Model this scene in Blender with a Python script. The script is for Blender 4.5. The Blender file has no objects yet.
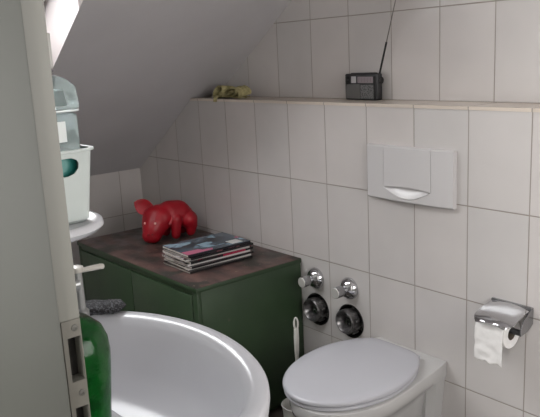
import bpy, bmesh, math, random
from mathutils import Vector, Matrix, noise
random.seed(7)
C = bpy.context.scene.collection
PI = math.pi

# ------------------------------------------------------------------ helpers
def link(name, me, mat=None, parent=None, smooth=True):
    o = bpy.data.objects.new(name, me); C.objects.link(o)
    if mat: me.materials.append(mat)
    if smooth:
        for p in me.polygons: p.use_smooth = True
    if parent: o.parent = parent
    return o
def autosmooth(me, deg=35):
    bm = bmesh.new(); bm.from_mesh(me)
    for e in bm.edges:
        e.smooth = not (len(e.link_faces) == 2 and e.calc_face_angle(0) > math.radians(deg))
    bm.to_mesh(me); bm.free()
def obj(name, bm, mat=None, parent=None, deg=35):
    bmesh.ops.recalc_face_normals(bm, faces=bm.faces)
    me = bpy.data.meshes.new(name); bm.to_mesh(me); bm.free()
    o = link(name, me, mat, parent); autosmooth(me, deg)
    return o
def thing(name, label, cat, loc=(0, 0, 0), rz=0, group=None):
    o = bpy.data.objects.new(name, None); C.objects.link(o)
    o.empty_display_size = .03
    o.location = loc; o.rotation_euler = (0, 0, rz); o['label'] = label; o['category'] = cat
    if group: o['group'] = group
    return o
def tag(o, label, cat, group=None):
    o['label'] = label; o['category'] = cat
    if group: o['group'] = group
    return o
def struct(o, label=None):
    o['kind'] = 'structure'
    if label: o['label'] = label; o['category'] = label.split()[-1] if False else o.name.split('_')[0]
    return o
def box(bm, x0, x1, y0, y1, z0, z1, bev=0, seg=2, M=None):
    t = bmesh.new()
    bmesh.ops.create_cube(t, size=1)
    for v in t.verts:
        v.co = Vector(((x0+x1)/2+v.co.x*(x1-x0), (y0+y1)/2+v.co.y*(y1-y0), (z0+z1)/2+v.co.z*(z1-z0)))
    if bev: bmesh.ops.bevel(t, geom=t.edges[:], offset=bev, segments=seg, affect='EDGES', profile=.5)
    merge(bm, t, M)
def merge(bm, t, M=None):
    if M is not None: bmesh.ops.transform(t, matrix=M, verts=t.verts)
    me = bpy.data.meshes.new('tmp'); t.to_mesh(me); t.free(); bm.from_mesh(me); bpy.data.meshes.remove(me)
def prism(bm, pts, a0, a1, axis='y', bev=0):
    """pts in the plane across the axis; extruded a0..a1"""
    t = bmesh.new()
    def P(p, a):
        if axis == 'y': return (p[0], a, p[1])
        if axis == 'x': return (a, p[0], p[1])
        return (p[0], p[1], a)
    A = [t.verts.new(P(p, a0)) for p in pts]; B = [t.verts.new(P(p, a1)) for p in pts]
    t.faces.new(A); t.faces.new(B[::-1]); n = len(pts)
    for i in range(n): t.faces.new((A[i], B[i], B[(i+1) % n], A[(i+1) % n]))
    bmesh.ops.recalc_face_normals(t, faces=t.faces)
    if bev: bmesh.ops.bevel(t, geom=t.edges[:], offset=bev, segments=2, affect='EDGES')
    merge(bm, t)
def loft(bm, rings, cap0=True, cap1=True, M=None):
    t = bmesh.new(); R = [[t.verts.new(p) for p in r] for r in rings]
    n = len(R[0])
    for a, b in zip(R, R[1:]):
        for i in range(n): t.faces.new((a[i], a[(i+1) % n], b[(i+1) % n], b[i]))
    if cap0: t.faces.new(R[0][::-1])
    if cap1: t.faces.new(R[-1])
    merge(bm, t, M)
def lathe(bm, prof, n=40, M=None, cap0=False, cap1=False):
    rings = [[(r*math.cos(2*PI*i/n), r*math.sin(2*PI*i/n), z) for i in range(n)] for r, z in prof]
    loft(bm, rings, cap0, cap1, M)
def tube(bm, pts, rad, n=16, caps=True):
    pts = [Vector(p) for p in pts]
    if not isinstance(rad, (list, tuple)): rad = [rad]*len(pts)
    rings = []; up = None
    for i, p in enumerate(pts):
        d = (pts[min(i+1, len(pts)-1)]-pts[max(i-1, 0)]).normalized()
        if up is None: up = d.orthogonal().normalized()
        up = (up-d*up.dot(d)).normalized(); s = d.cross(up)
        rings.append([tuple(p+(up*math.cos(2*PI*k/n)+s*math.sin(2*PI*k/n))*rad[i]) for k in range(n)])
    loft(bm, rings, caps, caps)
def T(x, y, z): return Matrix.Translation((x, y, z))
RX = lambda a: Matrix.Rotation(a, 4, 'X')
RY = lambda a: Matrix.Rotation(a, 4, 'Y')
RZ = lambda a: Matrix.Rotation(a, 4, 'Z')
def baked(o):
    dg = bpy.context.evaluated_depsgraph_get(); dg.update()
    me = bpy.data.meshes.new_from_object(o.evaluated_get(dg))
    old = o.data; o.modifiers.clear(); o.data = me; bpy.data.meshes.remove(old)
    for p in me.polygons: p.use_smooth = True
    return o
def cut(o, cutter_bm):
    bmesh.ops.recalc_face_normals(cutter_bm, faces=cutter_bm.faces)
    me = bpy.data.meshes.new('c'); cutter_bm.to_mesh(me); cutter_bm.free()
    c = bpy.data.objects.new('c', me); C.objects.link(c)
    if o.parent: c.location = o.parent.location
    m = o.modifiers.new('b', 'BOOLEAN'); m.operation = 'DIFFERENCE'; m.object = c; m.solver = 'EXACT'
    baked(o); autosmooth(o.data); bpy.data.objects.remove(c)

# ------------------------------------------------------------------ materials
def srgb(h):
    h = h.lstrip('#'); c = [int(h[i:i+2], 16)/255 for i in (0, 2, 4)]
    return tuple((x/12.92 if x <= .04045 else ((x+.055)/1.055)**2.4) for x in c)+(1,)
class Mat:
    def __init__(s, name, col='#808080', rough=.5, metal=0, **k):
        s.m = bpy.data.materials.new(name); s.m.use_nodes = True
        s.nt = s.m.node_tree; s.b = s.nt.nodes['Principled BSDF']
        s.b.inputs['Base Color'].default_value = srgb(col) if isinstance(col, str) else col
        s.b.inputs['Roughness'].default_value = rough; s.b.inputs['Metallic'].default_value = metal
        for a, v in k.items(): s.b.inputs[a.replace('_', ' ')].default_value = v
        s.tc = None
    def n(s, t, **k):
        x = s.nt.nodes.new(t)
        for a, v in k.items():
            if a in x.inputs: x.inputs[a].default_value = v
            else: setattr(x, a, v)
        return x
    def l(s, a, b): s.nt.links.new(a, b)
    def co(s, gen=False):
        if not s.tc: s.tc = s.n('ShaderNodeTexCoord')
        return s.tc.outputs['Object']
    def noise(s, scale, detail=4, src=None):
        x = s.n('ShaderNodeTexNoise', Scale=scale, Detail=detail); s.l(src or s.co(), x.inputs['Vector']); return x.outputs['Fac']
    def ramp(s, src, *st):
        x = s.n('ShaderNodeValToRGB'); e = x.color_ramp.elements
        while len(e) < len(st): e.new(.5)
        for k, (p, c) in zip(e, st): k.position = p; k.color = srgb(c) if isinstance(c, str) else (c, c, c, 1)
        s.l(src, x.inputs[0]); return x.outputs['Color']
    def mix(s, f, a, b, mode='MIX'):
        x = s.n('ShaderNodeMix', data_type='RGBA', blend_type=mode)
        for i, v in ((0, f), (6, a), (7, b)):
            if isinstance(v, bpy.types.NodeSocket): s.l(v, x.inputs[i])
            elif i == 0: x.inputs[i].default_value = v
            else: x.inputs[i].default_value = srgb(v)
        return x.outputs[2]
    def bump(s, h, dist=.001, strength=1):
        x = s.n('ShaderNodeBump'); x.inputs['Distance'].default_value = dist; x.inputs['Strength'].default_value = strength
        s.l(h, x.inputs['Height']); s.l(x.outputs[0], s.b.inputs['Normal'])
def varied(name, a, b, scale=8, rough=.5, bump=0, bscale=None, **k):
    m = Mat(name, a, rough, **k)
    m.l(m.mix(m.ramp(m.noise(scale), (.35, 0.0), (.65, 1.0)), a, b), m.b.inputs['Base Color'])
    if bump: m.bump(m.noise(bscale or scale*6), bump)
    return m.m
def tilemat(name, ax, off_u, off_v, c1, c2, grout, rough=.14, w=.2, h=.2938, mortar=.0018):
    """glazed wall tiles laid in a straight grid; ax picks the axes that run along and up the wall"""
    m = Mat(name, c1, rough)
    sep = m.n('ShaderNodeSeparateXYZ'); m.l(m.co(), sep.inputs[0])
    comb = m.n('ShaderNodeCombineXYZ')
    for i, (a, off) in enumerate(zip(ax, (off_u, off_v))):
        ad = m.n('ShaderNodeMath', operation='ADD'); m.l(sep.outputs[a], ad.inputs[0]); ad.inputs[1].default_value = off
        m.l(ad.outputs[0], comb.inputs[i])
    br = m.n('ShaderNodeTexBrick', offset=0.0, squash=1.0)
    for k_, v in {'Scale': 1.0, 'Mortar Size': mortar, 'Mortar Smooth': .25, 'Bias': 0.0, 'Brick Width': w, 'Row Height': h}.items():
        br.inputs[k_].default_value = v
    br.inputs['Color1'].default_value = srgb(c1); br.inputs['Color2'].default_value = srgb(c2); br.inputs['Mortar'].default_value = srgb(grout)
    m.l(comb.outputs[0], br.inputs['Vector'])
    mot = m.ramp(m.noise(5, 3), (.3, .93), (.7, 1.0))
    m.l(m.mix(1.0, br.outputs['Color'], mot, 'MULTIPLY'), m.b.inputs['Base Color'])
    # grout is matt, and set back from the glaze; the glaze is a little wavy
    r = m.n('ShaderNodeMapRange'); m.l(br.outputs['Fac'], r.inputs[0]); r.inputs[3].default_value = rough; r.inputs[4].default_value = .8
    m.l(r.outputs[0], m.b.inputs['Roughness'])
    sb = m.n('ShaderNodeMath', operation='MULTIPLY_ADD'); m.l(br.outputs['Fac'], sb.inputs[0]); sb.inputs[1].default_value = -1.0
    wv = m.n('ShaderNodeMath', operation='MULTIPLY'); m.l(m.noise(7, 1), wv.inputs[0]); wv.inputs[1].default_value = .9
    m.l(wv.outputs[0], sb.inputs[2])
    m.bump(sb.outputs[0], .0012)
    return m.m

M = {}
TC1, TC2, GR = '#d3cdca', '#cdc9c7', '#a0978f'
M['tile_back'] = tilemat('glazed_tile_back', (0, 2), 10.0, -1.2+.2938*10, TC1, TC2, GR)
M['tile_upper'] = tilemat('glazed_tile_upper', (0, 2), 10.0-.1897, -1.2+.2938*10, TC1, TC2, GR)
M['tile_ledge'] = tilemat('glazed_tile_ledge', (0, 1), 10.0, 10.0, '#dcd0c3', '#d8ccc0', GR, rough=.3, h=.5)
M['tile_left'] = tilemat('glazed_tile_left', (1, 2), 10.121, -1.2+.2938*10, TC1, TC2, GR)
M['tile_floor'] = tilemat('floor_tile', (0, 1), 10.0, 10.0, '#4a443f', '#453f3b', '#35312e', rough=.5, w=.3, h=.3)
M['plaster'] = varied('ceiling_paint', '#c6c3c5', '#c0bdbf', 3, .85, .0004, 120)
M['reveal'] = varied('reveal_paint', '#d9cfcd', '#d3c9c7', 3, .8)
M['hall'] = varied('hall_paint', '#c4c3bf', '#bebdb9', 3, .8)
M['casing_paint'] = varied('casing_paint', '#4b4c47', '#484944', 5, .45, .0002, 40)  # casing is coloured darker than the rebate strip
M['frame_paint'] = varied('door_frame_paint', '#686760', '#64635c', 5, .45, .0002, 40)
M['strike'] = varied('strike_plate_metal', '#a09a8e', '#8f8a80', 60, .5, Metallic=.3) if False else Mat('strike_plate_metal', '#5b5851', .45, .2).m
M['screw'] = Mat('screw_steel', '#55534f', .5, .6).m
M['dark'] = Mat('dark_recess', '#1a1714', .9).m
M['ceramic'] = Mat('sanitary_ceramic', '#bdbdc1', .2).m
M['toilet_ceramic'] = Mat('toilet_ceramic', '#c4c3c2', .1).m
M['lid_plastic'] = Mat('toilet_lid_plastic', '#b7b7bd', .22).m
M['plate_plastic'] = Mat('flush_plate_plastic', '#cdcaca', .3).m
M['plate_btn'] = Mat('flush_button_plastic', '#cfcccc', .28).m
M['grip'] = Mat('flush_grip_plastic', '#dddbdb', .25).m
M['chrome'] = Mat('chrome', '#c8c8ca', .09, 1.0).m
M['chrome_dull'] = varied('aged_chrome', '#aeb0b2', '#8d8f92', 90, .25, .0002, 200, metal=1.0) if False else Mat('aged_chrome', '#a8a8aa', .25, 1.0).m
M['knob'] = Mat('satin_knob', '#c8c6c2', .4, .3).m
M['valve_dark'] = varied('dark_valve_metal', '#929090', '#4c4a4a', 40, .28, .0005, 60, Metallic=.7)
M['black_pl'] = varied('black_plastic', '#2a2a2c', '#232325', 30, .4)
M['black_matte'] = Mat('black_matte', '#141414', .5).m
M['paper'] = varied('tissue_paper', '#f2f0ee', '#eae8e6', 60, .9, .0006, 90)
M['brush_white'] = Mat('white_plastic_brush', '#d2d0cb', .35).m
M['bucket'] = varied('bucket_plastic', '#bcc3c0', '#b6bdba', 8, .4)
M['teal'] = Mat('teal_plastic', '#1d7a72', .35).m
M['lever'] = Mat('faucet_enamel', '#b0aca4', .35, .1).m
M['riser'] = Mat('faucet_metal', '#8f908f', .3, .6).m
M['antenna'] = Mat('antenna_steel', '#7a7672', .3, .9).m

def green_paint(name='worn_green_paint'):
    m = Mat(name, '#27482f', .45)
    a = m.mix(m.ramp(m.noise(4), (.35, 0.0), (.7, 1.0)), '#33472f', '#2b3d29')
    sc = m.ramp(m.noise(38, 8), (.70, 0.0), (.74, 1.0))
    m.l(m.mix(sc, a, '#4a4a3c'), m.b.inputs['Base Color']); m.bump(m.noise(30), .0006)
    return m.m
M['green'] = green_paint()
def worn_top():
    m = Mat('worn_brown_top', '#5a3f38', .5)
    st = m.n('ShaderNodeMapping'); m.l(m.co(), st.inputs[0]); st.inputs['Scale'].default_value = (1.2, 4, 1)
    a = m.mix(m.ramp(m.noise(5, 8, st.outputs[0]), (.4, 0.0), (.62, 1.0)), '#5f4843', '#3d3230')
    b = m.mix(m.ramp(m.noise(9, 9), (.52, 0.0), (.6, 1.0)), a, '#33302b')
    m.l(m.mix(m.ramp(m.noise(60, 6), (.66, 0.0), (.72, 1.0)), b, '#7d6a60'), m.b.inputs['Base Color'])
    m.bump(m.noise(25, 6), .001); m.l(m.ramp(m.noise(12), (.3, .3), (.7, .6)), m.b.inputs['Roughness'])
    return m.m
M['worn_top'] = worn_top()
def redmat():
    m = Mat('red_rubber', '#c01128', .42)
    m.l(m.mix(m.ramp(m.noise(14), (.35, 0.0), (.65, 1.0)), '#a80c20', '#900a1a'), m.b.inputs['Base Color'])
    m.bump(m.noise(70), .0006); return m.m
M['red'] = redmat()
M['eye'] = Mat('pale_eye', '#e8b8b0', .3).m

# ------------------------------------------------------------------ the room
YB = .1413                      # face of the upper wall behind the ledge
LX, LZ, SL = -.978, .837, .69   # top of the knee wall and pitch of the roof
sz = lambda x: LZ+SL*(x-LX)
FZ = 2.35; FX = LX+(FZ-LZ)/SL   # where the slope meets the flat ceiling
RXW = 2.95; FY = -1.5

bm = bmesh.new(); box(bm, LX-.15, RXW+.1, -3.2, YB+.15, -.1, 0); struct(obj('floor', bm, M['tile_floor']))
bm = bmesh.new()
prism(bm, [(LX, 0), (RXW, 0), (RXW, 1.19), (LX+(1.19-LZ)/SL, 1.19), (LX, LZ)], 0, YB)
wb = struct(obj('wall_back', bm, M['tile_back']))
for cx in (.327, .504):                                   # recesses round the stop valves
    cb = bmesh.new(); lathe(cb, [(.0615, -.07), (.0615, .05)], 48, T(cx, 0, .409) @ RX(PI/2), True, True)
    cut(wb, cb)
bm = bmesh.new()
prism(bm, [(LX+(1.19-LZ)/SL, 1.19), (RXW, 1.19), (RXW, 1.2), (LX+(1.2-LZ)/SL, 1.2)], -.003, YB)
struct(obj('trim_1', bm, M['tile_ledge']))
bm = bmesh.new()
prism(bm, [(LX, 0), (RXW, 0), (RXW, FZ), (FX, FZ), (LX, LZ)], YB, YB+.15)
struct(obj('wall_upper', bm, M['tile_upper']))
bm = bmesh.new(); box(bm, LX-.15, LX, FY, YB+.15, 0, LZ); struct(obj('wall_left', bm, M['tile_left']))
bm = bmesh.new(); box(bm, RXW, RXW+.1, -3.2, YB+.15, 0, FZ); struct(obj('wall_right', bm, M['hall']))
# front wall with the doorway the camera looks through
DX0, DX1 = 1.66, 2.52
bm = bmesh.new()
prism(bm, [(LX, 0), (DX0-.05, 0), (DX0-.05, FZ), (FX, FZ), (LX, LZ)], FY-.15, FY)
prism(bm, [(DX1+.05, 0), (RXW, 0), (RXW, FZ), (DX1+.05, FZ)], FY-.15, FY)
prism(bm, [(DX0-.05, 2.07), (DX1+.05, 2.07), (DX1+.05, FZ), (DX0-.05, FZ)], FY-.15, FY)
struct(obj('wall_front', bm, M['hall']))
# hall behind the camera
bm = bmesh.new(); box(bm, .6, RXW, -3.3, -3.2, 0, FZ); struct(obj('wall_hall', bm, M['hall']))
bm = bmesh.new(); box(bm, .5, .6, -3.2, FY-.15, 0, FZ); struct(obj('wall_hall_side', bm, M['hall']))
# sloped ceiling with the roof window shaft
TH = .26
SX0, SX1, SY0, SY1 = -.42, .62, -1.28, -.72
bm = bmesh.new()
def slab(xa, xb, ya, yb):
    prism(bm, [(xa, sz(xa)), (xb, sz(xb)), (xb, sz(xb)+TH), (xa, sz(xa)+TH)], ya, yb)
slab(LX-.15, FX, SY1, YB+.15); slab(LX-.15, FX, FY-.15, SY0)
slab(LX-.15, SX0, SY0, SY1); slab(SX1, FX, SY0, SY1)
bmesh.ops.remove_doubles(bm, verts=bm.verts, dist=1e-5)
ce = struct(obj('ceiling', bm, M['plaster']))
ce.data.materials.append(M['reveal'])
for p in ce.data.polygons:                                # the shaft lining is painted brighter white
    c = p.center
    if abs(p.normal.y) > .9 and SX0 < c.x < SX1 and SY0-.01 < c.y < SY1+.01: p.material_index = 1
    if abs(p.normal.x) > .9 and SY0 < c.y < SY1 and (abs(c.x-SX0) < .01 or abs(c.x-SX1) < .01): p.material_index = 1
bm = bmesh.new(); box(bm, FX, RXW+.1, FY-.15, YB+.15, FZ, FZ+.2); box(bm, .5, RXW+.1, -3.3, FY-.15, FZ, FZ+.2)
struct(obj('ceiling_flat', bm, M['plaster']))
# roof window: frame and pane lie on the slope at the outer end of the shaft
bm = bmesh.new()
def slat(xa, xb, ya, yb, o0, o1):
    prism(bm, [(xa, sz(xa)+o0), (xb, sz(xb)+o0), (xb, sz(xb)+o1), (xa, sz(xa)+o1)], ya, yb)
fr = .035
slat(SX0, SX1, SY0, SY0+fr, TH-.03, TH+.02); slat(SX0, SX1, SY1-fr, SY1, TH-.03, TH+.02)
slat(SX0, SX0+fr, SY0+fr, SY1-fr, TH-.03, TH+.02); slat(SX1-fr, SX1, SY0+fr, SY1-fr, TH-.03, TH+.02)
win = struct(obj('window_1', bm, Mat('window_frame_paint', '#e2e0dc', .4).m))
g = Mat('window_glass', '#ffffff', .02)
tr = g.n('ShaderNodeBsdfTransparent'); gl = g.n('ShaderNodeBsdfGlossy', Roughness=.02); mx = g.n('ShaderNodeMixShader', Fac=.06)
g.l(tr.outputs[0], mx.inputs[1]); g.l(gl.outputs[0], mx.inputs[2]); g.l(mx.outputs[0], g.nt.nodes['Material Output'].inputs[0])
bm = bmesh.new(); slat(SX0+fr, SX1-fr, SY0+fr, SY1-fr, TH-.008, TH-.003)
obj('window_pane', bm, g.m, win)

# door frame: the strip with the strike plate is its rebate
JX = 1.67
H1, H2 = (1.110, 1.150), (1.045, 1.086)                   # latch and bolt openings
bm = bmesh.new()
yA, yB = -1.5235, -1.5055
for za, zb in ((0, H2[0]), (H2[1], H1[0]), (H1[1], 2.04)): box(bm, 1.655, JX, yA, yB, za, zb)
for za, zb in (H1, H2):
    box(bm, 1.655, JX, yA, -1.5185, za, zb); box(bm, 1.655, JX, -1.5065, yB, za, zb)
box(bm, 1.61, 1.655, yA, yB, 0, 2.04)
box(bm, 1.61, 1.660, yA-.0016, yA, 0, 2.04)              # groove
box(bm, DX1-.01, DX1+.05, -1.665, -1.5, 0, 2.06, .002)
box(bm, 1.61, DX1+.05, -1.665, -1.5, 2.06, 2.10, .002)
dr = struct(obj('door_1', bm, M['frame_paint']))
bm = bmesh.new(); box(bm, 1.61, 1.676, -1.665, yA-.0016, 0, 2.06, .0012)   # casing towards the hall
obj('casing', bm, M['casing_paint'], dr)
bm = bmesh.new()
X0, X1 = JX, JX+.0011
pa, pb = yA+.001, yB-.0002
hh = [(H1[0], H1[1]), (H2[0], H2[1])]
for za, zb in ((1.02, H2[0]), (H2[1], H1[0]), (H1[1], 1.1655)): box(bm, X0, X1, pa, pb, za, zb)
for za, zb in hh:
    box(bm, X0, X1, pa, -1.5185, za, zb); box(bm, X0, X1, -1.5065, pb, za, zb)
sp = obj('strike_plate', bm, M['strike'], dr)
for z in (1.158, 1.0985):
    s = bmesh.new(); lathe(s, [(.0031, 0), (.0029, .0007), (.0012, .0009), (.0011, .0003), (0, .0003)], 20, T(X1, -1.5112, z) @ RY(PI/2), True)
    obj('screw', s, M['screw'], sp)
for za, zb in hh:
    bm = bmesh.new(); box(bm, 1.6552, 1.657, -1.5185, -1.5065, za, zb); obj('latch_recess', bm, M['dark'], sp)

# ------------------------------------------------------------------ flush plate
fp = thing('flush_plate', 'wide white flush plate with curved grip on the tiled wall above the toilet', 'flush plate', (.788, 0, .98))
bm = bmesh.new()
W2, HH = .1725, .0885
n = 24; prof = []
t = bmesh.new()
cols = []
for i in range(n+1):
    u = -1+2*i/n; dep = .017+.010*(1-u*u)          # the face is slightly bowed
    cols.append([(u*W2, 0, -HH), (u*W2, -dep+.004, -HH), (u*(W2), -dep, -HH+.004), (u*W2, -dep, HH-.004), (u*W2, -dep+.004, HH), (u*W2, 0, HH)])
loft(bm, [[c for c in col] for col in cols])
pl = obj('cover', bm, M['plate_plastic'], fp, 40)
cb = bmesh.new()
# central opening for the button and the lens shaped grip under it
bw = .095
dep = lambda x: .017+.010*(1-(x/W2)**2)
prism(cb, [(-bw, .1), (-bw, -.046)]+[(-bw+2*bw*k/16, -.046-.032*math.sin(PI*k/16)) for k in range(1, 16)]+[(bw, -.046), (bw, .1)], -.05, -.012)
cut(pl, cb)
bm = bmesh.new()
rings = []
for i in range(17):
    x = -bw+.0015+2*(bw-.0015)*i/16; d = dep(x)+.0005; zb = -.046+.007*math.sin(PI*i/16)
    rings.append([(x, -.012, zb), (x, -d+.002, zb), (x, -d, zb+.002), (x, -d, HH-.003), (x, -d+.003, HH-.0005), (x, -.012, HH-.0005)])
loft(bm, rings); obj('flush_button', bm, M['plate_btn'], fp, 40)
bm = bmesh.new(); rings = []
for i in range(17):
    x = -bw+.001+2*(bw-.001)*i/16; s_ = math.sin(PI*i/16); za = -.046-.030*s_; zb = -.046+.004*s_+.0005
    r_ = []
    for k in range(7):
        q = k/6; r_.append((x, -.0125-(dep(x)-.0125)*(1-q)**1.6, za+(zb-za)*q))
    rings.append(r_+[(x, -.0122, zb), (x, -.0122, za)])
loft(bm, rings); obj('finger_grip', bm, M['grip'], fp, 60)

# ------------------------------------------------------------------ toilet
tl = thing('toilet', 'white wall hung toilet with closed lid below the flush plate', 'toilet', (.785, 0, 0))
def dshape(hw_back, hw, y_back, y_mid, y_front, z, n=64, e=2.25, cx=0):
    """plan outline: widening from the wall, rounded in front"""
    pts = []
    m = n//2
    for i in range(m+1):                      # front arc from +hw to -hw
        a = PI*i/m; c, s = math.cos(a), math.sin(a)
        pts.append((cx+hw*math.copysign(abs(c)**(2/e), c), y_mid-(y_mid-y_front)*abs(s)**(2/e), z))
    k = n-m-1
    side = []
    for i in range(1, k//2+1):
        q = i/(k//2+1); side.append((-(hw+(hw_back-hw)*q**2.6), y_mid+(y_back-y_mid)*q))
    back = [(-hw_back, y_back)]
    rest = [(cx+x, y, z) for x, y in side]+[(cx-hw_back, y_back, z)]
    rest += [(cx+hw_back, y_back, z)]+[(cx-x, y, z) for x, y in side[::-1]]
    return pts+rest
bm = bmesh.new()
lv = [(.388, .975, .004), (.387, .99, 0), (.383, 1.0, 0), (.355, .99, 0), (.338, .955, 0), (.322, .86, .014), (.29, .79, .03), (.24, .71, .06), (.17, .60, .11), (.11, .46, .17), (.085, .34, .2)]
rings = []
for z, s, sh in lv:
    hb = .143 if z > .335 else .105*s
    rings.append(dshape(hb*(1), .174*s, -.001, -.29+sh*.3, -.536+sh+(1-s)*.10, z, e=2.05))
rings = [[(x+.11*max(0, -y-.14), y, z) for x, y, z in r_] for r_ in rings]
loft(bm, rings[::-1]); obj('bowl', bm, M['toilet_ceramic'], tl, 50)
bm = bmesh.new()
loft(bm, [[(-w, -.001, z), (w, -.001, z), (w, -d, z), (w*.86, -d-.025, z), (-w*.86, -d-.025, z), (-w, -d, z)] for z, w, d in
      ((.06, .100, .02), (.12, .112, .03), (.22, .126, .04), (.32, .136, .045), (.350, .142, .07))])
obj('mounting_flange', bm, M['toilet_ceramic'], tl, 30)
def flat_ring(z0, z1, inset, dome=0, hwb=.137, yb=-.074):
    def o(s, z):
        out = []
        for k in range(72):
            a = 2*PI*k/72; x, y = (.182-s)*math.cos(a), (.256-s)*math.sin(a)
            xx, yy = x*math.cos(.15)-y*math.sin(.15), x*math.sin(.15)+y*math.cos(.15)-.286
            lim = -.060-s; over = yy-lim
            if over > -.02: yy = lim-.02+.02*(1-math.exp(-(over+.02)/.02))
            out.append((xx+.003, yy, z))
        return out
    return [o(inset+.004, z0), o(inset, z0+.003), o(inset, z1-.006), o(inset+.003, z1-.002), o(inset+.009, z1)]+[o(inset+d_, z1+dome*(1-(1-d_/.18)**2)) for d_ in (.04, .08, .12)]
bm = bmesh.new(); loft(bm, flat_ring(.389, .402, .003)[:5]); obj('seat', bm, M['lid_plastic'], tl, 50)
bm = bmesh.new(); loft(bm, flat_ring(.4035, .419, 0, .002)); obj('lid', bm, M['lid_plastic'], tl, 50)
for sx in (-1, 1):
    bm = bmesh.new(); tube(bm, [(sx*.040, -.066, .399), (sx*.082, -.066, .399)], .010, 16); obj('hinge', bm, M['lid_plastic'], tl)

# ------------------------------------------------------------------ valves
def valve(cx, label, label2, grp=None):
    v = thing('flush_valve', label, 'valve', (cx, 0, .535))
    bm = bmesh.new()
    lathe(bm, [(.040, 0), (.041, .003), (.039, .012), (.032, .022), (.020, .031), (.014, .033), (0.0001, .034)], 40, RX(PI/2), True)
    obj('rosette', bm, M['chrome'], v)
    bm = bmesh.new(); lathe(bm, [(.0125, .02), (.0125, .034), (.0165, .036), (.0185, .041), (.0200, .045), (.0205, .074), (.0200, .0765)], 40, RX(PI/2))
    kn = obj('knob', bm, M['chrome_dull'], v)
    bm = bmesh.new(); lathe(bm, [(.0198, .0745), (.0198, .0765), (.018, .0785), (.0001, .079)], 40, RX(PI/2), True); obj('end_cap', bm, M['knob'], kn)
    s = thing('stop_valve', label2, 'valve', (cx, 0, .409))
    bm = bmesh.new()
    lathe(bm, [(.060, -.06), (.060, 0), (.0635, .0005), (.0635, .0025), (.060, .003), (.0585, .0), (.0585, -.06)], 48, RX(PI/2))
    obj('collar', bm, M['black_matte'], s)
    bm = bmesh.new()
    lathe(bm, [(.02, -.062), (.032, -.055), (.034, -.01), (.045, .0), (.045, .030), (.042, .034), (.038, .034), (.029, .022), (.025, -.004), (.0001, -.006)], 40, T(-.004, 0, .003) @ RX(PI/2))
    for k in range(10):
        a = 2*PI*k/10
        box(bm, -.005, .005, -.020, .008, .040, .048, .0015, 2, RY(a))
    obj('valve_body', bm, M['valve_dark'], s)
    bm = bmesh.new(); lathe(bm, [(.0145, -.006), (.0145, .014), (.012, .018), (.006, .018), (.005, .010), (.0001, .010)], 6, T(.003, 0, 0) @ RX(PI/2))
    obj('spindle', bm, M['chrome_dull'], s)
    bm = bmesh.new(); tube(bm, [(-.02, .05, -.012), (-.038, .025, -.012), (-.044, .012, -.012)], [.012, .012, .010]); obj('hose_stub', bm, M['valve_dark'], s)
valve(.327, 'chrome valve with round rosette and protruding knob nearest the green cabinet', 'dark uncovered valve in a round wall hole nearest the green cabinet')
valve(.504, 'chrome valve with round rosette and protruding knob nearest the toilet', 'dark uncovered valve in a round wall hole just behind the toilet lid')

# ------------------------------------------------------------------ toilet paper holder and roll
h = thing('toilet_paper_holder', 'chrome toilet paper holder with curved flap on the right of the wall', 'paper holder', (1.155, 0, .60))
bm = bmesh.new(); rings = []
for i in range(15):
    q = i/14; y = -.002-.112*q; z = .042-.016*q-.016*q*q*q; w = .063+.001*q-(.020*max(0, (q-.75)/.25)**2.2)
    th = .0022
    rings.append([(-w, y, z-.003), (-w*.5, y, z+.002), (0, y, z+.0035), (w*.5, y, z+.002), (w, y, z-.003), (w, y, z-.003-th), (w*.5, y, z+.002-th), (0, y, z+.0035-th), (-w*.5, y, z+.002-th), (-w, y, z-.003-th)])
loft(bm, rings); obj('flap', bm, M['chrome'], h, 60)
bm = bmesh.new(); box(bm, -.064, .067, -.010, -.0005, .020, .046, .003); obj('wall_bracket', bm, M['chrome_dull'], h)
bm = bmesh.new(); prism(bm, [(-.001, .045), (-.001, -.004), (-.030, -.020), (-.064, -.024), (-.066, -.008), (-.050, .02), (-.02, .036)], .0645, .0675, 'x', .0008); obj('side_arm', bm, M['chrome_dull'], h)
bm = bmesh.new(); tube(bm, [(-.059, -.056, -.0167), (.065, -.056, -.0167)], .0085, 20); obj('spindle', bm, M['black_pl'], h)
r = thing('toilet_paper_roll', 'white toilet paper roll hanging on the chrome holder with loose end', 'toilet paper', (1.144, -.056, .574))
Rr = .043
bm = bmesh.new()
lathe(bm, [(.019, -.046), (Rr-.001, -.046), (Rr, -.045), (Rr, .045), (Rr-.001, .046), (.019, .046), (.019, -.046)], 48, RY(PI/2))
obj('paper', bm, M['paper'], r)
bm = bmesh.new(); lathe(bm, [(.0188, -.0455), (.0188, .0455), (.0178, .0455), (.0178, -.0455), (.0188, -.0455)], 32, RY(PI/2)); obj('cardboard_core', bm, Mat('cardboard', '#6f6459', .9).m, r)
t = bmesh.new(); nu, nv = 24, 40; G = []
for j in range(nv+1):
    q = j/nv; row = []
    for i in range(nu+1):
        x = -.0455+.090*i/nu
        if q < .3:
            a = PI/2*(1-q/.3); y = -(Rr+.0015)*math.cos(a); z = (Rr+.0015)*math.sin(a)
        else:
            z = -(q-.3)/.7*(.086+.003*math.sin(x*160)+.003*noise.noise(Vector((x*90, 3, 0)))); y = -(Rr+.0015)+.004*noise.noise(Vector((x*28, z*40, 2)))*min(1, (q-.3)*4)-.012*((q-.3)/.7)**2*0
            z *= 1
        row.append(t.verts.new((x, y, z)))
    G.append(row)
for j in range(nv):
    for i in range(nu): t.faces.new((G[j][i], G[j][i+1], G[j+1][i+1], G[j+1][i]))
me = bpy.data.meshes.new('loose_sheet'); t.to_mesh(me); t.free()
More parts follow.
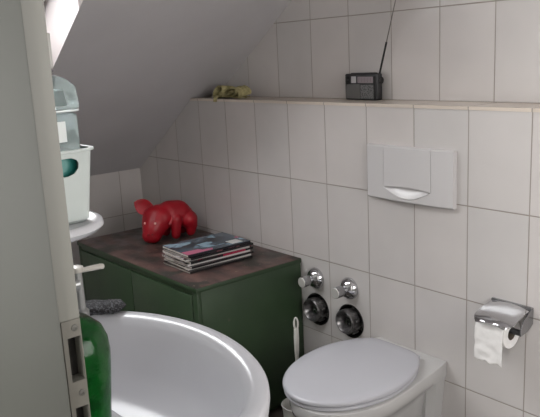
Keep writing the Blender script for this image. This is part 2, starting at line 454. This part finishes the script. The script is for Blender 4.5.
o = link('loose_sheet', me, M['paper'], r); m_ = o.modifiers.new('s', 'SOLIDIFY'); m_.thickness = .0006; baked(o)

# ------------------------------------------------------------------ toilet brush
tb = thing('toilet_brush', 'white toilet brush standing in its round holder between cabinet and toilet', 'toilet brush', (.425, -.205, 0))
bm = bmesh.new()
lathe(bm, [(.0001, .002), (.048, .002), (.052, .006), (.055, .10), (.0585, .122), (.0605, .126), (.0585, .128), (.055, .124), (.051, .10), (.048, .012), (.0001, .01)], 48)
obj('holder', bm, M['brush_white'], tb)
bm = bmesh.new()
tube(bm, [(0, 0, .03), (.004, 0, .23), (.006, 0, .305)], [.0055, .0055, .006])
tube(bm, [(.006, 0, .30), (.007, 0, .335), (.008, 0, .385), (.009, 0, .42)], [.006, .0085, .0095, .0085], 20)
rings = []
for k in range(29):
    a = 2*PI*k/28; nrm = Vector((math.cos(a), 0, math.sin(a))); p = Vector((.0065*math.cos(a), 0, .022*math.sin(a)))
    rings.append([tuple(p+(nrm*math.cos(b)+Vector((0, 1, 0))*math.sin(b))*.0038) for b in [2*PI*j/10 for j in range(10)]])
loft(bm, rings, False, False, T(.009, 0, .438) @ RZ(.9))
obj('handle', bm, M['brush_white'], tb)
bm = bmesh.new(); random.seed(3)
for k in range(160):
    a = random.random()*2*PI; z = .03+.06*random.random(); d = Vector((math.cos(a), math.sin(a), random.uniform(-.3, .3))).normalized()
    tube(bm, [Vector((0, 0, z)), Vector((0, 0, z))+d*.034], .0009, 4)
obj('bristles', bm, M['brush_white'], tb)

# ------------------------------------------------------------------ green cabinet
CX0, CX1, CY, CZ = -.715, .243, -.487, .597
cab = thing('cabinet', 'low dark green painted cabinet with worn brown top in the corner', 'cabinet', (0, 0, 0))
bm = bmesh.new(); box(bm, CX0, CX1, CY+.016, -.004, .03, CZ-.018, .002); box(bm, CX0+.03, CX1-.03, CY+.05, -.03, 0.001, .03)
box(bm, CX1-.03, CX1, CY, CY+.016, .03, CZ-.018, .002); box(bm, CX0, CX0+.03, CY, CY+.016, .03, CZ-.018, .002)
box(bm, CX0+.03, CX1-.03, CY, CY+.016, .03, .06, .001); box(bm, CX0+.03, CX1-.03, CY, CY+.016, CZ-.032, CZ-.018, .001)
obj('body', bm, M['green'], cab)
bm = bmesh.new(); box(bm, CX0-.004, CX1+.003, CY-.004, -.002, CZ-.018, CZ-.0015, .002); obj('top_edge', bm, M['green'], cab)
bm = bmesh.new(); box(bm, CX0-.003, CX1+.002, CY-.003, -.003, CZ-.0016, CZ+.0005, .0008); obj('top', bm, M['worn_top'], cab)
for xa, xb, side in ((CX0+.034, -.228, 1), (-.222, CX1-.034, -1)):
    bm = bmesh.new(); box(bm, xa, xb, CY-.004, CY+.013, .063, CZ-.036, .002)
    d_ = obj('door', bm, M['green'], cab)
    bm = bmesh.new(); lathe(bm, [(.006, 0), (.006, .012), (.012, .018), (.011, .026), (.0001, .028)], 24, T((xb-.035) if side > 0 else (xa+.035), CY-.004, .30) @ RX(PI/2)); obj('knob', bm, M['green'], d_)

# ------------------------------------------------------------------ magazines
def covermat(i, cols, scale=14, seed=0):
    m = Mat('magazine_cover', cols[0], .22)
    mp = m.n('ShaderNodeMapping'); m.l(m.co(), mp.inputs[0]); mp.inputs['Location'].default_value = (seed*1.7, seed*.9, 0); mp.inputs['Scale'].default_value = (1, .6, 1)
    ns = m.noise(scale, 3, mp.outputs[0])
    c = m.mix(m.ramp(ns, (.42, 0.0), (.5, 1.0)), cols[0], cols[1])
    ns2 = m.noise(scale*1.7, 2, mp.outputs[0])
    c = m.mix(m.ramp(ns2, (.56, 0.0), (.6, 1.0)), c, cols[2])
    if len(cols) > 3:
        ns3 = m.noise(scale*.8, 2, mp.outputs[0]); c = m.mix(m.ramp(ns3, (.60, 0.0), (.63, 1.0)), c, cols[3])
    m.l(c, m.b.inputs['Base Color']); return m.m
pagem = Mat('magazine_pages', '#cfc8c0', .8)
wv = pagem.n('ShaderNodeTexWave', Scale=260.0, bands_direction='Z'); pagem.l(pagem.co(), wv.inputs[0])
pagem.l(pagem.mix(pagem.ramp(wv.outputs['Fac'], (.3, 0.0), (.8, 1.0)), '#c4bcb4', '#ece6de'), pagem.b.inputs['Base Color'])
greyp = Mat('magazine_pages_grey', '#a59d95', .8).m
specs = [  # thickness, cover colours, spine, dx, dy, rot, label
 (.0085, ('#1c1a1c', '#2b2426', '#6b5a50'), '#171517', .006, -.004, .02, 'bottom magazine of the pile with black spine lying on the brown top'),
 (.0085, ('#c8c4c0', '#8f8a86', '#4a4442'), '#d8d4d0', -.005, .002, -.03, 'second magazine from the bottom of the pile with pale spine'),
 (.0085, ('#201c22', '#3a3036', '#8c7c78'), '#1c191d', .008, .004, .03, 'third magazine from the bottom of the pile with dark spine'),
 (.0080, ('#d8d4d2', '#b0acaa', '#5a5050'), '#dedad8', -.004, -.003, -.01, 'fourth magazine from the bottom of the pile with white spine'),
 (.0095, ('#1f1b1f', '#4a3a40', '#9a2038'), '#191619', .003, .006, .015, 'dark magazine with red patch on its spine under the middle of the pile'),
 (.0080, ('#8f8a8c', '#c0b8b8', '#403a3c'), '#c9c4c2', .000, -.006, -.045, 'grey and white magazine just above the one with red on its spine'),
 (.0085, ('#1b181b', '#2a2528', '#8c5a60'), '#141214', .007, .003, .02, 'black spined magazine second from the top of the pile'),
 (.0090, ('#2a3038', '#4a5864', '#86a0ae', '#c0607c'), '#1d1c22', -.002, .000, .0, 'top magazine of the pile with dark, blue and pink cover'),
]
z = CZ+.001
MX, MY, MR = -.012, -.263, math.radians(-2)
for i, (th, cols, spine, dx, dy, rt, lab) in enumerate(specs):
    w, l = .2-.004*(i % 3), .288-.005*(i % 2)
    t = thing('magazine', lab, 'magazine', (MX+dx, MY+dy, z), MR+rt, 'magazines piled on the green cabinet')
    bm = bmesh.new(); box(bm, -w/2+.0015, w/2-.002, -l/2+.0015, l/2-.0015, .0006, th-.0011, .0004, 1); obj('pages', bm, pagem.m if i % 3 else greyp, t)
    bm = bmesh.new()   # cover folded round the spine at +x... the long edge facing the viewer
    box(bm, -w/2, w/2, -l/2, l/2, th-.0010, th-.0003); box(bm, -w/2, w/2, -l/2, l/2, 0.0001, .0006)
    obj('cover', bm, covermat(i, cols, 14 if i < 7 else 11, i), t)
    bm = bmesh.new(); box(bm, w/2-.0015, w/2+.0004, -l/2, l/2, 0.0001, th-.0003, .0005, 1); s_ = obj('spine', bm, Mat('magazine_spine', spine, .3).m, t)
    if i == 4:
        bm = bmesh.new(); box(bm, w/2+.0003, w/2+.0008, 0, .105, .0008, th-.0012); obj('spine_patch', bm, Mat('magenta_print', '#b02048', .3).m, s_)
    if i == 7:
        bm = bmesh.new(); box(bm, .035, .085, .065, .115, th-.0003, th+.0001); obj('cover_panel', bm, Mat('white_print', '#c4c4c2', .3).m, t)
        bm = bmesh.new(); prism(bm, [(.045, -.141), (.094, -.141), (.094, -.03), (.075, -.02), (.068, -.06), (.050, -.07)], th-.0003, th+.0001, 'z'); obj('pink_panel', bm, Mat('pink_print', '#b0607a', .3).m, t)
    z += th

# ------------------------------------------------------------------ red pig
pig = thing('pig_figurine', 'red pig figurine with floppy ears standing on the cabinet behind magazines', 'figurine', (-.425, -.16, CZ+.003))
bm = bmesh.new()
def chain(pts, rads, n=24, step=.006):
    for (a, ra), (b, rb) in zip(zip(pts, rads), zip(pts[1:], rads[1:])):
        a, b = Vector(a), Vector(b); k = max(2, int((b-a).length/step))
        for i in range(k+1):
            q = i/k; t = bmesh.new(); bmesh.ops.create_icosphere(t, subdivisions=3, radius=ra+(rb-ra)*q); merge(bm, t, T(*(a+(b-a)*q)))
chain([(-.004, .058, .085), (-.005, .03, .104), (-.008, -.01, .108), (-.015, -.045, .100)], [.048, .058, .058, .052])
for sx in (-1, 1):
    chain([(sx*.028, .062, .075), (sx*.035, .070, .05), (sx*.035, .066, .019)], [.042, .029, .021])
    chain([(-.008+sx*.038, -.005, .085), (-.006+sx*.042, -.010, .05), (-.006+sx*.042, -.012, .019)], [.032, .023, .020])
hd = Vector((.42, -.70, -.50)).normalized(); hb = Vector((-.014, -.066, .096))
RV, UV, TV = Vector((.635, .771, -.05)), Vector((-.135, .174, .975)), Vector((.761, -.613, .215))
sd = hd.cross(Vector((0, 0, 1))).normalized(); up = sd.cross(hd)
P = lambda a, b, c: tuple(hb+hd*a+sd*b+up*c)
V3 = lambda a, b, c: tuple(hb+RV*a+UV*b+TV*c)
chain([(-.015, -.04, .105), V3(0, 0, 0), V3(-.008, -.022, .012), V3(-.016, -.048, .026), V3(-.021, -.070, .034)], [.050, .061, .058, .049, .038])
for s_ in (-1, 1):
    chain([V3(s_*.018, .002, .004), V3(s_*.016-.010, -.030, .018)], [.050, .042])
    chain([V3(s_*.010-.021, -.074, .034), V3(s_*.008-.022, -.078, .038)], [.033, .031])
o = obj('body', bm, M['red'], pig)
m_ = o.modifiers.new('r', 'REMESH'); m_.mode = 'VOXEL'; m_.voxel_size = .0035; m_.use_smooth_shade = True
m_ = o.modifiers.new('s', 'SMOOTH'); m_.iterations = 6; m_.factor = .5
baked(o)
def ear(base, tip, side, width, name='ear', cup=.5):
    base, tip = Vector(base), Vector(tip); ax = (tip-base); L = ax.length; ax.normalize()
    side = (Vector(side)-ax*Vector(side).dot(ax)).normalized(); nr = ax.cross(side)
    bm = bmesh.new(); rings = []
    for i in range(13):
        q = i/12; w = width*(.55+.55*math.sin(PI*min(1, q*.9+.12)))*math.sqrt(max(.0, 1-q**5))+.002
        c = base+ax*L*q
        r_ = []
        for k in range(20):
            a = 2*PI*k/20; u_ = math.cos(a)*w; v_ = math.sin(a)*.0055+cup*(u_*u_)/width-cup*width*.5
            r_.append(tuple(c+side*u_+nr*v_))
        rings.append(r_)
    loft(bm, rings); obj(name, bm, M['red'], pig, 80)
ear(V3(-.030, .034, .012), V3(-.103, .070, .012), tuple(UV*.8+RV*.6), .030, cup=-.35)
ear(V3(.032, .036, .014), V3(.058, -.030, .034), tuple(RV), .019, cup=.4)
from mathutils.bvhtree import BVHTree
bvh = BVHTree.FromPolygons([v.co for v in o.data.vertices], [list(p.vertices) for p in o.data.polygons])
def onface(a, b):
    h_ = bvh.ray_cast(Vector(V3(a, b, .3)), -TV)
    return h_[0] if h_[0] else Vector(V3(a, b, .06))
for a_ in (-.048, -.002):
    bm = bmesh.new(); t = bmesh.new(); bmesh.ops.create_icosphere(t, subdivisions=2, radius=.0055); merge(bm, t, T(*onface(a_, -.022))); obj('eye', bm, M['eye'], pig)
for a_ in (-.032, -.014):
    bm = bmesh.new(); t = bmesh.new(); bmesh.ops.create_icosphere(t, subdivisions=2, radius=.004); merge(bm, t, T(*onface(a_, -.070))); obj('nostril', bm, Mat('dark_red', '#7a0a18', .6).m, pig)
bm = bmesh.new(); tube(bm, [(-.02, .096, .100), (-.024, .110, .104), (-.018, .114, .094), (-.024, .106, .088)], [.007, .006, .005, .003], 12); obj('tail', bm, M['red'], pig)

# ------------------------------------------------------------------ radio on the ledge
rd = thing('radio', 'small black portable radio with raised antenna on the tiled ledge', 'radio', (.4875, .113, 1.2003), 0)
bm = bmesh.new(); box(bm, -.077, .077, -.018, .010, .001, .092, .005, 3); obj('case', bm, M['black_pl'], rd)
sm = Mat('speaker_grille', '#4a4a4b', .6)
v = sm.n('ShaderNodeTexVoronoi', Scale=260.0); sm.l(sm.co(), v.inputs[0]); sm.l(sm.mix(sm.ramp(v.outputs['Distance'], (.3, 0.0), (.5, 1.0)), '#2e2e30', '#6a6a6a'), sm.b.inputs['Base Color'])
bm = bmesh.new(); box(bm, -.072, -.004, -.0195, -.017, .006, .056, .0008, 1); obj('speaker_panel', bm, Mat('grey_panel', '#5a5957', .5).m, rd)
bm = bmesh.new(); box(bm, -.001, .060, -.0195, -.017, .006, .054, .0008, 1); obj('speaker_grille', bm, sm.m, rd)
bm = bmesh.new(); box(bm, -.014, .058, -.0198, -.017, .060, .082, .0008, 1); obj('tuning_dial', bm, Mat('dial_window', '#8a8084', .15).m, rd)
bm = bmesh.new()
for k in range(9): box(bm, -.008+k*.007, -.0072+k*.007, -.0201, -.0197, .064+.002*(k % 2), .078)
obj('dial_marks', bm, Mat('dial_marks', '#40383a', .5).m, rd)
bm = bmesh.new(); box(bm, -.044, -.022, -.0200, -.017, .060, .083, .0008, 1); obj('display', bm, Mat('display_window', '#b0aeb0', .15).m, rd)
for zc in (.078, .063):
    bm = bmesh.new(); lathe(bm, [(.0065, .016), (.0065, .0215), (.005, .0225), (.0001, .0225)], 20, T(-.062, 0, zc) @ RX(PI/2)); obj('button', bm, M['black_matte'], rd)
bm = bmesh.new(); lathe(bm, [(.012, .075), (.0125, .077), (.0125, .080), (.011, .081), (.0001, .081)], 28, T(0, 0, .068) @ RY(PI/2)); obj('tuning_knob', bm, M['black_matte'], rd)
bm = bmesh.new(); box(bm, .0615, .071, -.0195, -.017, .006, .084, .0008, 1); obj('side_panel', bm, M['black_matte'], rd)
bm = bmesh.new(); box(bm, -.06, .06, -.004, .004, .0915, .0945, .001, 1); obj('top_rail', bm, M['black_matte'], rd)
a0, a1 = Vector((.068, .004, .088)), Vector((.068+.112, .004, .088+.355))
dv = a1-a0
bm = bmesh.new(); tube(bm, [a0, a0+dv*.30], .0034, 12); an = obj('antenna', bm, M['black_matte'], rd)
bm = bmesh.new(); tube(bm, [a0+dv*.295, a0+dv*.65], .0017, 10); tube(bm, [a0+dv*.65, a1], .0012, 10); obj('antenna_rod', bm, M['antenna'], an)

# ------------------------------------------------------------------ cloth on the ledge
cm = Mat('khaki_cloth', '#8a8452', .95)
cm.l(cm.mix(cm.ramp(cm.noise(60, 5), (.35, 0.0), (.65, 1.0)), '#b5ab80', '#8a8258'), cm.b.inputs['Base Color']); cm.bump(cm.noise(160), .001)
bm = bmesh.new()
def fold(pts, w, th=.004, lean=(0, 0, 1), seed=0):
    """a strip of rag following pts"""
    pts = [Vector(p) for p in pts]; rings = []; Wv = Vector(w)
    # resample with Catmull-Rom
    sm_ = []
    for i in range(len(pts)-1):
        p0, p1, p2, p3 = pts[max(0, i-1)], pts[i], pts[i+1], pts[min(len(pts)-1, i+2)]
        for k in range(6):
            q = k/6; sm_.append(.5*((2*p1)+(p2-p0)*q+(2*p0-5*p1+4*p2-p3)*q*q+(3*p1-p0-3*p2+p3)*q**3))
    sm_.append(pts[-1])
    for i, p in enumerate(sm_):
        d = (sm_[min(i+1, len(sm_)-1)]-sm_[max(i-1, 0)]).normalized(); nr = d.cross(Wv).normalized()
        r_ = []
        for k in range(24):
            a = 2*PI*k/24; u_ = math.cos(a); v_ = math.sin(a)
            wob = .0035*noise.noise(Vector((u_*2.5+seed, i*.25, seed)))
            r_.append(tuple(p+Wv*u_*(1+.12*noise.noise(Vector((i*.3, u_, seed))))+nr*(v_*th*.5+wob)))
        rings.append(r_)
    loft(bm, rings)
fold([(-.085, 0, .006), (-.055, 0, .010), (-.02, 0, .034), (.03, 0, .046), (.062, 0, .036), (.066, 0, .016), (.04, 0, .008), (.01, 0, .014), (-.015, 0, .008)], (.004, .030, .004), .006, seed=1)
fold([(-.03, 0, .006), (0, 0, .024), (.032, 0, .034), (.048, 0, .026), (.03, 0, .018), (.0, 0, .006)], (.0, .034, .0), .006, seed=5)
fold([(-.098, -.012, .006), (-.088, -.012, .026), (-.066, -.01, .046), (-.036, -.01, .048), (-.032, -.008, .034), (-.055, -.01, .016), (-.085, -.014, .006)], (.010, .030, -.004), .007, seed=9)
fold([(-.075, -.02, .012), (-.070, -.044, .010), (-.068, -.0555, .001), (-.068, -.058, -.012)], (.011, .002, 0), .005, seed=12)
fold([(-.12, .0, .004), (-.02, 0, .007), (.06, 0, .005)], (.0, .036, .0), .005, seed=15)
cl = obj('cloth', bm, cm.m, None, 70); cl.location = (-.190, .050, 1.2005)
tag(cl, 'crumpled khaki rag lying on the ledge under the sloped ceiling', 'cloth')

# ------------------------------------------------------------------ washbasin
sk = thing('washbasin', 'large white ceramic washbasin in the foreground next to the door frame', 'washbasin', (1.155, 0, 0))
def basin(hw, yf, ymid, yb, z, n=96, e=2.0):
    pts = []; m = 64
    for i in range(m+1):
        a = PI*i/m; c, s = math.cos(a), math.sin(a)
        pts.append((hw*math.copysign(abs(c)**(2/e), c), ymid+(yf-ymid)*abs(s)**(2/e), z))
    k = 10
    for i in range(1, k+1): pts.append((-hw, ymid+(yb-ymid)*i/k, z))
    for i in range(1, k+1): pts.append((-hw+2*hw*i/(k+1), yb, z))
    for i in range(k+1): pts.append((hw, yb+(ymid-yb)*i/(k+1), z))
    return pts
HW, YF, YM, ZT = .34, -1.017, -1.267, .86
bm = bmesh.new(); rings = []
outer = [(.62, .10, .66), (.72, .075, .67), (.86, .04, .71), (.955, .013, .77), (.99, .003, .82), (1.0, 0, .845), (.998, .0006, .855), (.985, .004, ZT)]
for s, dy, z in outer: rings.append(basin(HW*s, YF-dy, YM-dy*.4, -1.499, z))
IC = -1.225
inner = [(.93, .022, ZT-.001), (.905, .030, ZT-.006), (.88, .038, ZT-.020), (.84, .05, ZT-.05), (.76, .07, ZT-.095), (.62, .095, ZT-.13), (.42, .13, ZT-.148), (.16, .175, ZT-.154)]
def bowl_ring(s, dy, z):
    # bowl is an oval that stops short of the tap deck
    ref = basin(HW, YF, YM, -1.499, z); out = []
    yb = -1.345+dy*1.1
    for x, y, zz in ref:
        if y >= YM: ny = (YM-dy*.3)+(y-YM)/(YF-YM)*((YF-dy)-(YM-dy*.3)); nx = x*s
        else:
            q = (YM-y)/(YM+1.499); ny = (YM-dy*.3)+q*(yb-(YM-dy*.3))
            lim = HW*s*math.sqrt(max(0, 1-q**2.4*.97)); nx = max(-lim, min(lim, x*s))
        out.append((nx, ny, z))
    return out
for s, dy, z in inner: rings.append(bowl_ring(s, dy, z))
loft(bm, rings, True, True); bs = obj('bowl', bm, M['ceramic'], sk, 60)
bm = bmesh.new(); lathe(bm, [(.0001, .0), (.024, .0), (.026, .002), (.022, .004), (.012, .003), (.0001, .003)], 28, T(0, -1.235, ZT-.1535)); obj('drain', bm, M['chrome'], sk)
bm = bmesh.new(); tube(bm, [(0, -1.24, .70), (0, -1.24, .52), (0, -1.25, .47), (0, -1.30, .44), (0, -1.36, .47), (0, -1.42, .50), (0, -1.498, .50)], [.02, .02, .022, .022, .02, .016, .016], 18); obj('trap', bm, M['chrome'], sk)
# faucet
fc = thing('faucet', 'tall basin tap with pale lever behind the washbasin rim', 'faucet', (1.150, -1.285, ZT-.007))
FZ0 = -.148
bm = bmesh.new(); lathe(bm, [(.0001, -.02), (.028, -.02), (.028, .0), (.016, .008)], 32); 
bm.free()
fc.location = (1.150, -1.287, 0)
bm = bmesh.new(); tube(bm, [(0, -.16, ZT-.001), (0, -.16, .98), (0, -.15, 1.01), (0, -.12, 1.022), (0, -.04, 1.022)], [.017, .016, .016, .015, .014], 20); obj('column', bm, M['riser'], fc)
bm = bmesh.new(); tube(bm, [(0, 0, .955), (0, 0, 1.045)], [.0095, .0085], 20); tube(bm, [(0, -.05, 1.022), (0, 0, 1.022)], .012, 18); lathe(bm, [(.0085, .945), (.0135, .95), (.0135, .975), (.0085, .98)], 20, None, True, True); obj('outlet', bm, M['riser'], fc)
bm = bmesh.new(); lathe(bm, [(.0115, 1.043), (.0125, 1.046), (.0115, 1.051), (.006, 1.053), (.0001, 1.053)], 24, None, True)
tube(bm, [(0, .0, 1.046), (0, .012, 1.043), (-.002, .028, 1.042), (-.005, .044, 1.0405), (-.006, .050, 1.039)], [.0045, .0042, .0046, .0048, .0045], 14); obj('lever', bm, M['lever'], fc)

# dark scouring pad on the far end of the rim
pm = Mat('speckled_pad', '#2a2a2c', .9)
pm.l(pm.mix(pm.ramp(pm.noise(260, 3), (.50, 0.0), (.62, 1.0)), '#161618', '#505054'), pm.b.inputs['Base Color']); pm.bump(pm.noise(300), .003)
bm = bmesh.new(); rings = []
for q in range(13):
    t_ = q/12; rr = math.sqrt(max(0.02, 1-abs(2*t_-1)**7)); c = (-.075+.15*t_)
    rings.append([(c, math.cos(a)*.030*rr, .014+.0135*rr*math.copysign(abs(math.sin(a))**.8, math.sin(a))*.75-.003+.006*rr*noise.noise(Vector((c*60, math.cos(a)*3, math.sin(a)*2)))) for a in [2*PI*k/24 for k in range(24)]])
loft(bm, rings)
sp_ = obj('scouring_pad', bm, pm.m, None, 80); sp_.location = (.872, -1.150, ZT+.0005); sp_.rotation_euler = (0, 0, math.radians(55))
tag(sp_, 'dark speckled scouring pad on the far rim of the washbasin', 'sponge')

# green bottle standing on the tap deck
gm = Mat('green_translucent', '#12802c', .12, IOR=1.35)
gm.b.inputs['Transmission Weight'].default_value = .35
gm.l(gm.mix(gm.ramp(gm.noise(30, 3), (.4, 0.0), (.62, 1.0)), '#0a541b', '#063a13'), gm.b.inputs['Base Color']); gm.bump(gm.noise(55, 4), .0015)
gb = thing('bottle', 'translucent green bottle with rounded shoulder against the door frame', 'bottle', (1.380, -1.403, ZT+.0005))
bm = bmesh.new(); prof = [(.0001, 0), (.72, .0), (.78, .006), (.86, .06), (.97, .125), (1.0, .15), (.96, .168), (.85, .182), (.62, .192), (.35, .196), (.26, .204)]
rings = []
for s, z in prof:
    rings.append([(.050*s*math.copysign(abs(math.cos(a))**.8, math.cos(a)), .048*s*math.copysign(abs(math.sin(a))**.8, math.sin(a)), z) for a in [2*PI*k/40 for k in range(40)]])
loft(bm, rings, False, True); obj('bottle_body', bm, gm.m, gb, 60)
bm = bmesh.new(); lathe(bm, [(.0145, .200), (.0145, .212), (.0125, .215), (.0001, .215)], 28, None, True); obj('cap', bm, Mat('bottle_cap', '#0b4a1e', .3).m, gb)

# ------------------------------------------------------------------ shelf, tub and bottles
sh = bmesh.new(); pts = []; DZ = .010
sx0, sx1, sy0, sy1, rr = .80, 1.344, -1.499, -1.290, .085
pts = [(sx0, sy0), (sx1, sy0)]+[(sx1-rr+rr*math.cos(a), sy1-rr+rr*math.sin(a)) for a in [PI/2*k/14 for k in range(15)]]+[(sx0+rr-rr*math.sin(a), sy1-rr+rr*math.cos(a)) for a in [PI/2*k/14 for k in range(15)]]
def inset(P_, d): # towards the centre of the shelf
    cx, cy = (sx0+sx1)/2, sy0
    return [(cx+(x-cx)*(1-d/.27), cy+(y-cy)*(1-d/.21)) for x, y in P_]
rings = [[(x, y, z+DZ) for x, y in inset(pts, d)] for d, z in ((.040, 1.126), (.020, 1.128), (.006, 1.134), (0, 1.141), (.001, 1.1475), (.004, 1.15), (.009, 1.1495), (.014, 1.1475), (.02, 1.147))]
loft(sh, rings); tag(obj('shelf', sh, M['ceramic'], None, 50), 'white ceramic shelf with rounded end above the washbasin', 'shelf')
SZ = 1.1475+.010
bk = thing('tub', 'white plastic tub with a handle hole on the ceramic shelf', 'tub', (1.238, -1.375, SZ))
def rr_(hx, hy, r, z, n=6, cx=0, cy=0):
    out = []
    for q, (sx, sy) in enumerate(((1, 1), (-1, 1), (-1, -1), (1, -1))):
        for k in range(n+1):
            a = PI/2*q+PI/2*k/n; out.append((cx+sx*(hx-r)+r*math.cos(a), cy+sy*(hy-r)+r*math.sin(a), z))
    return out
bm = bmesh.new(); HT = .104
loft(bm, [rr_(.056, .056, .014, .0), rr_(.060, .060, .016, .004), rr_(.069, .069, .018, HT-.004), rr_(.073, .073, .02, HT-.003), rr_(.073, .073, .02, HT), rr_(.0675, .0675, .018, HT), rr_(.058, .058, .015, .006), rr_(.054, .054, .014, .003)])
tub = obj('container', bm, M['bucket'], bk, 50)
cb = bmesh.new(); t = bmesh.new()
hp = [(-.036, .072), (-.042, .078), (-.042, .088), (-.038, .093), (.034, .093), (.041, .090), (.044, .085), (.043, .078), (.037, .071), (.028, .068), (-.02, .068)]
prism(cb, hp, .045, .09, 'x'); cut(tub, cb)
tag(tub, '', ''); del tub['label']; del tub['category']
# the clear container standing in the tub
clm = Mat('clear_plastic', '#d6e6e6', .1, IOR=1.12); clm.b.inputs['Transmission Weight'].default_value = .75
clb = Mat('pale_blue_content', '#a4c2c4', .35).m
cb_ = thing('clear_container', 'clear plastic container with teal base and domed top standing in the tub', 'container', (1.240, -1.3655, SZ+.0065))
bm = bmesh.new(); loft(bm, [rr_(.035, .030, .012, 0), rr_(.044, .038, .014, .004), rr_(.0505, .0445, .014, .088), rr_(.0495, .0435, .014, .092)]); obj('base', bm, M['teal'], cb_, 50)
bm = bmesh.new(); loft(bm, [rr_(.055, .049, .014, .0925), rr_(.055, .049, .014, .143), rr_(.051, .045, .013, .147)]); obj('lower_body', bm, clm.m, cb_, 50)
bm = bmesh.new(); loft(bm, [rr_(.0004, .026, .0003, .108, cx=.0557), rr_(.0004, .026, .0003, .136, cx=.0557)]); obj('container_label', bm, Mat('label_paper', '#d4d9d8', .5).m, cb_, 50)
bm = bmesh.new(); loft(bm, [rr_(.055, .049, .014, .1475), rr_(.058, .052, .015, .149), rr_(.058, .052, .015, .151), rr_(.055, .049, .014, .1515)]); obj('rim', bm, Mat('cap_rim', '#dde4e4', .3).m, cb_, 50)
bm = bmesh.new(); loft(bm, [rr_(.057, .051, .014, .152), rr_(.059, .053, .015, .155), rr_(.057, .051, .016, .182), rr_(.050, .043, .018, .192), rr_(.036, .028, .016, .200), rr_(.012, .010, .008, .203)]); obj('domed_top', bm, clm.m, cb_, 50)
bm = bmesh.new(); loft(bm, [rr_(.045, .040, .014, .157), rr_(.043, .037, .014, .176)]); obj('pale_filling', bm, clb, cb_, 50)

# narrow grey bracket on the wall above the shelf, at the frame
bk2 = bmesh.new(); box(bk2, 1.40, 1.412, -1.499, -1.395, 1.372, 1.412, .002)
wbk = obj('wall_bracket', bk2, Mat('bracket_grey', '#a8a6a2', .4).m)
tag(wbk, 'narrow grey wall bracket beside the door frame above the clear bottle', 'bracket')
bm = bmesh.new(); lathe(bm, [(.0001, 0), (.004, 0), (.0055, .002), (.003, .004), (.0055, .006), (.003, .009), (.0001, .009)], 16, T(1.407, -1.400, 1.363)); obj('clip', bm, M['chrome'], wbk)

# ------------------------------------------------------------------ light
sc = bpy.context.scene
w = bpy.data.worlds.new('sky'); sc.world = w; w.use_nodes = True
nt = w.node_tree; bg = nt.nodes['Background']
bg.inputs[0].default_value = (.86, .93, 1, 1); bg.inputs[1].default_value = 2.2
def area(name, loc, rot, sx, sy, power, col):
    l = bpy.data.lights.new(name, 'AREA'); l.shape = 'RECTANGLE'; l.size = sx; l.size_y = sy; l.energy = power; l.color = col
    o = bpy.data.objects.new(name, l); C.objects.link(o); o.location = loc; o.rotation_euler = rot; return o
# daylight outside the roof window
mx_ = (SX0+SX1)/2; my_ = (SY0+SY1)/2
area('roof_window_daylight', (mx_-.12, my_, sz(mx_)+TH+.25), (0, math.atan(-SL) , 0), 1.7, 1.3, 36, (1, .99, .98))
area('hall_fill', (2.0, -3.1, 1.45), (math.radians(90), 0, 0), 1.2, 1.6, 56, (1, .985, .97))  # added fill light, out of view in the hall, brightens the back wall
area('side_fill', (RXW-.02, -.8, 1.35), (0, math.radians(90), 0), 1.1, 1.0, 13, (1, .985, .97))  # added fill light at the right wall, out of view, lifts the slope
# window frames added round the hall and side fill lights, out of view
wf = Mat('inner_window_frame_paint', '#dedcd8', .4).m
bm = bmesh.new()
for b_ in ((1.35, 1.40, .60, 2.30), (2.60, 2.65, .60, 2.30), (1.40, 2.60, .60, .65), (1.40, 2.60, 2.25, 2.30), (1.985, 2.015, .65, 2.25)):
    box(bm, b_[0], b_[1], -3.2, -3.09, b_[2], b_[3], .003)
struct(obj('added_window_2', bm, wf))
bm = bmesh.new()
for b_ in ((-1.40, -1.35, .80, 1.90), (-.25, -.20, .80, 1.90), (-1.35, -.25, .80, .85), (-1.35, -.25, 1.85, 1.90), (-.815, -.785, .85, 1.85)):
    box(bm, RXW-.03, RXW, b_[0], b_[1], b_[2], b_[3], .003)
struct(obj('added_window_3', bm, wf))

# ------------------------------------------------------------------ camera
cam = bpy.data.cameras.new('camera'); co = bpy.data.objects.new('camera', cam); C.objects.link(co)
cam.sensor_width = 36; cam.lens = 703.15/540*36; cam.clip_start = .01
yaw, pit, rol = .8928, .2165, -.0505
fw = Vector((-math.sin(yaw)*math.cos(pit), math.cos(yaw)*math.cos(pit), -math.sin(pit)))
rt = Vector((math.cos(yaw), math.sin(yaw), 0)); upv = rt.cross(fw)
r2 = rt*math.cos(rol)+upv*math.sin(rol); u2 = -rt*math.sin(rol)+upv*math.cos(rol)
mw = Matrix((r2, u2, -fw)).transposed().to_4x4(); mw.translation = Vector((2.2148, -1.7306, 1.37604))
co.matrix_world = mw; sc.camera = co
vs = sc.view_settings; vs.view_transform = 'Standard'; vs.look = 'None'; vs.gamma = 1; vs.use_curve_mapping = False; vs.exposure = .75
sc.cycles.use_denoising = True
sc.cycles.max_bounces = 10; sc.cycles.caustics_reflective = False; sc.cycles.caustics_refractive = False
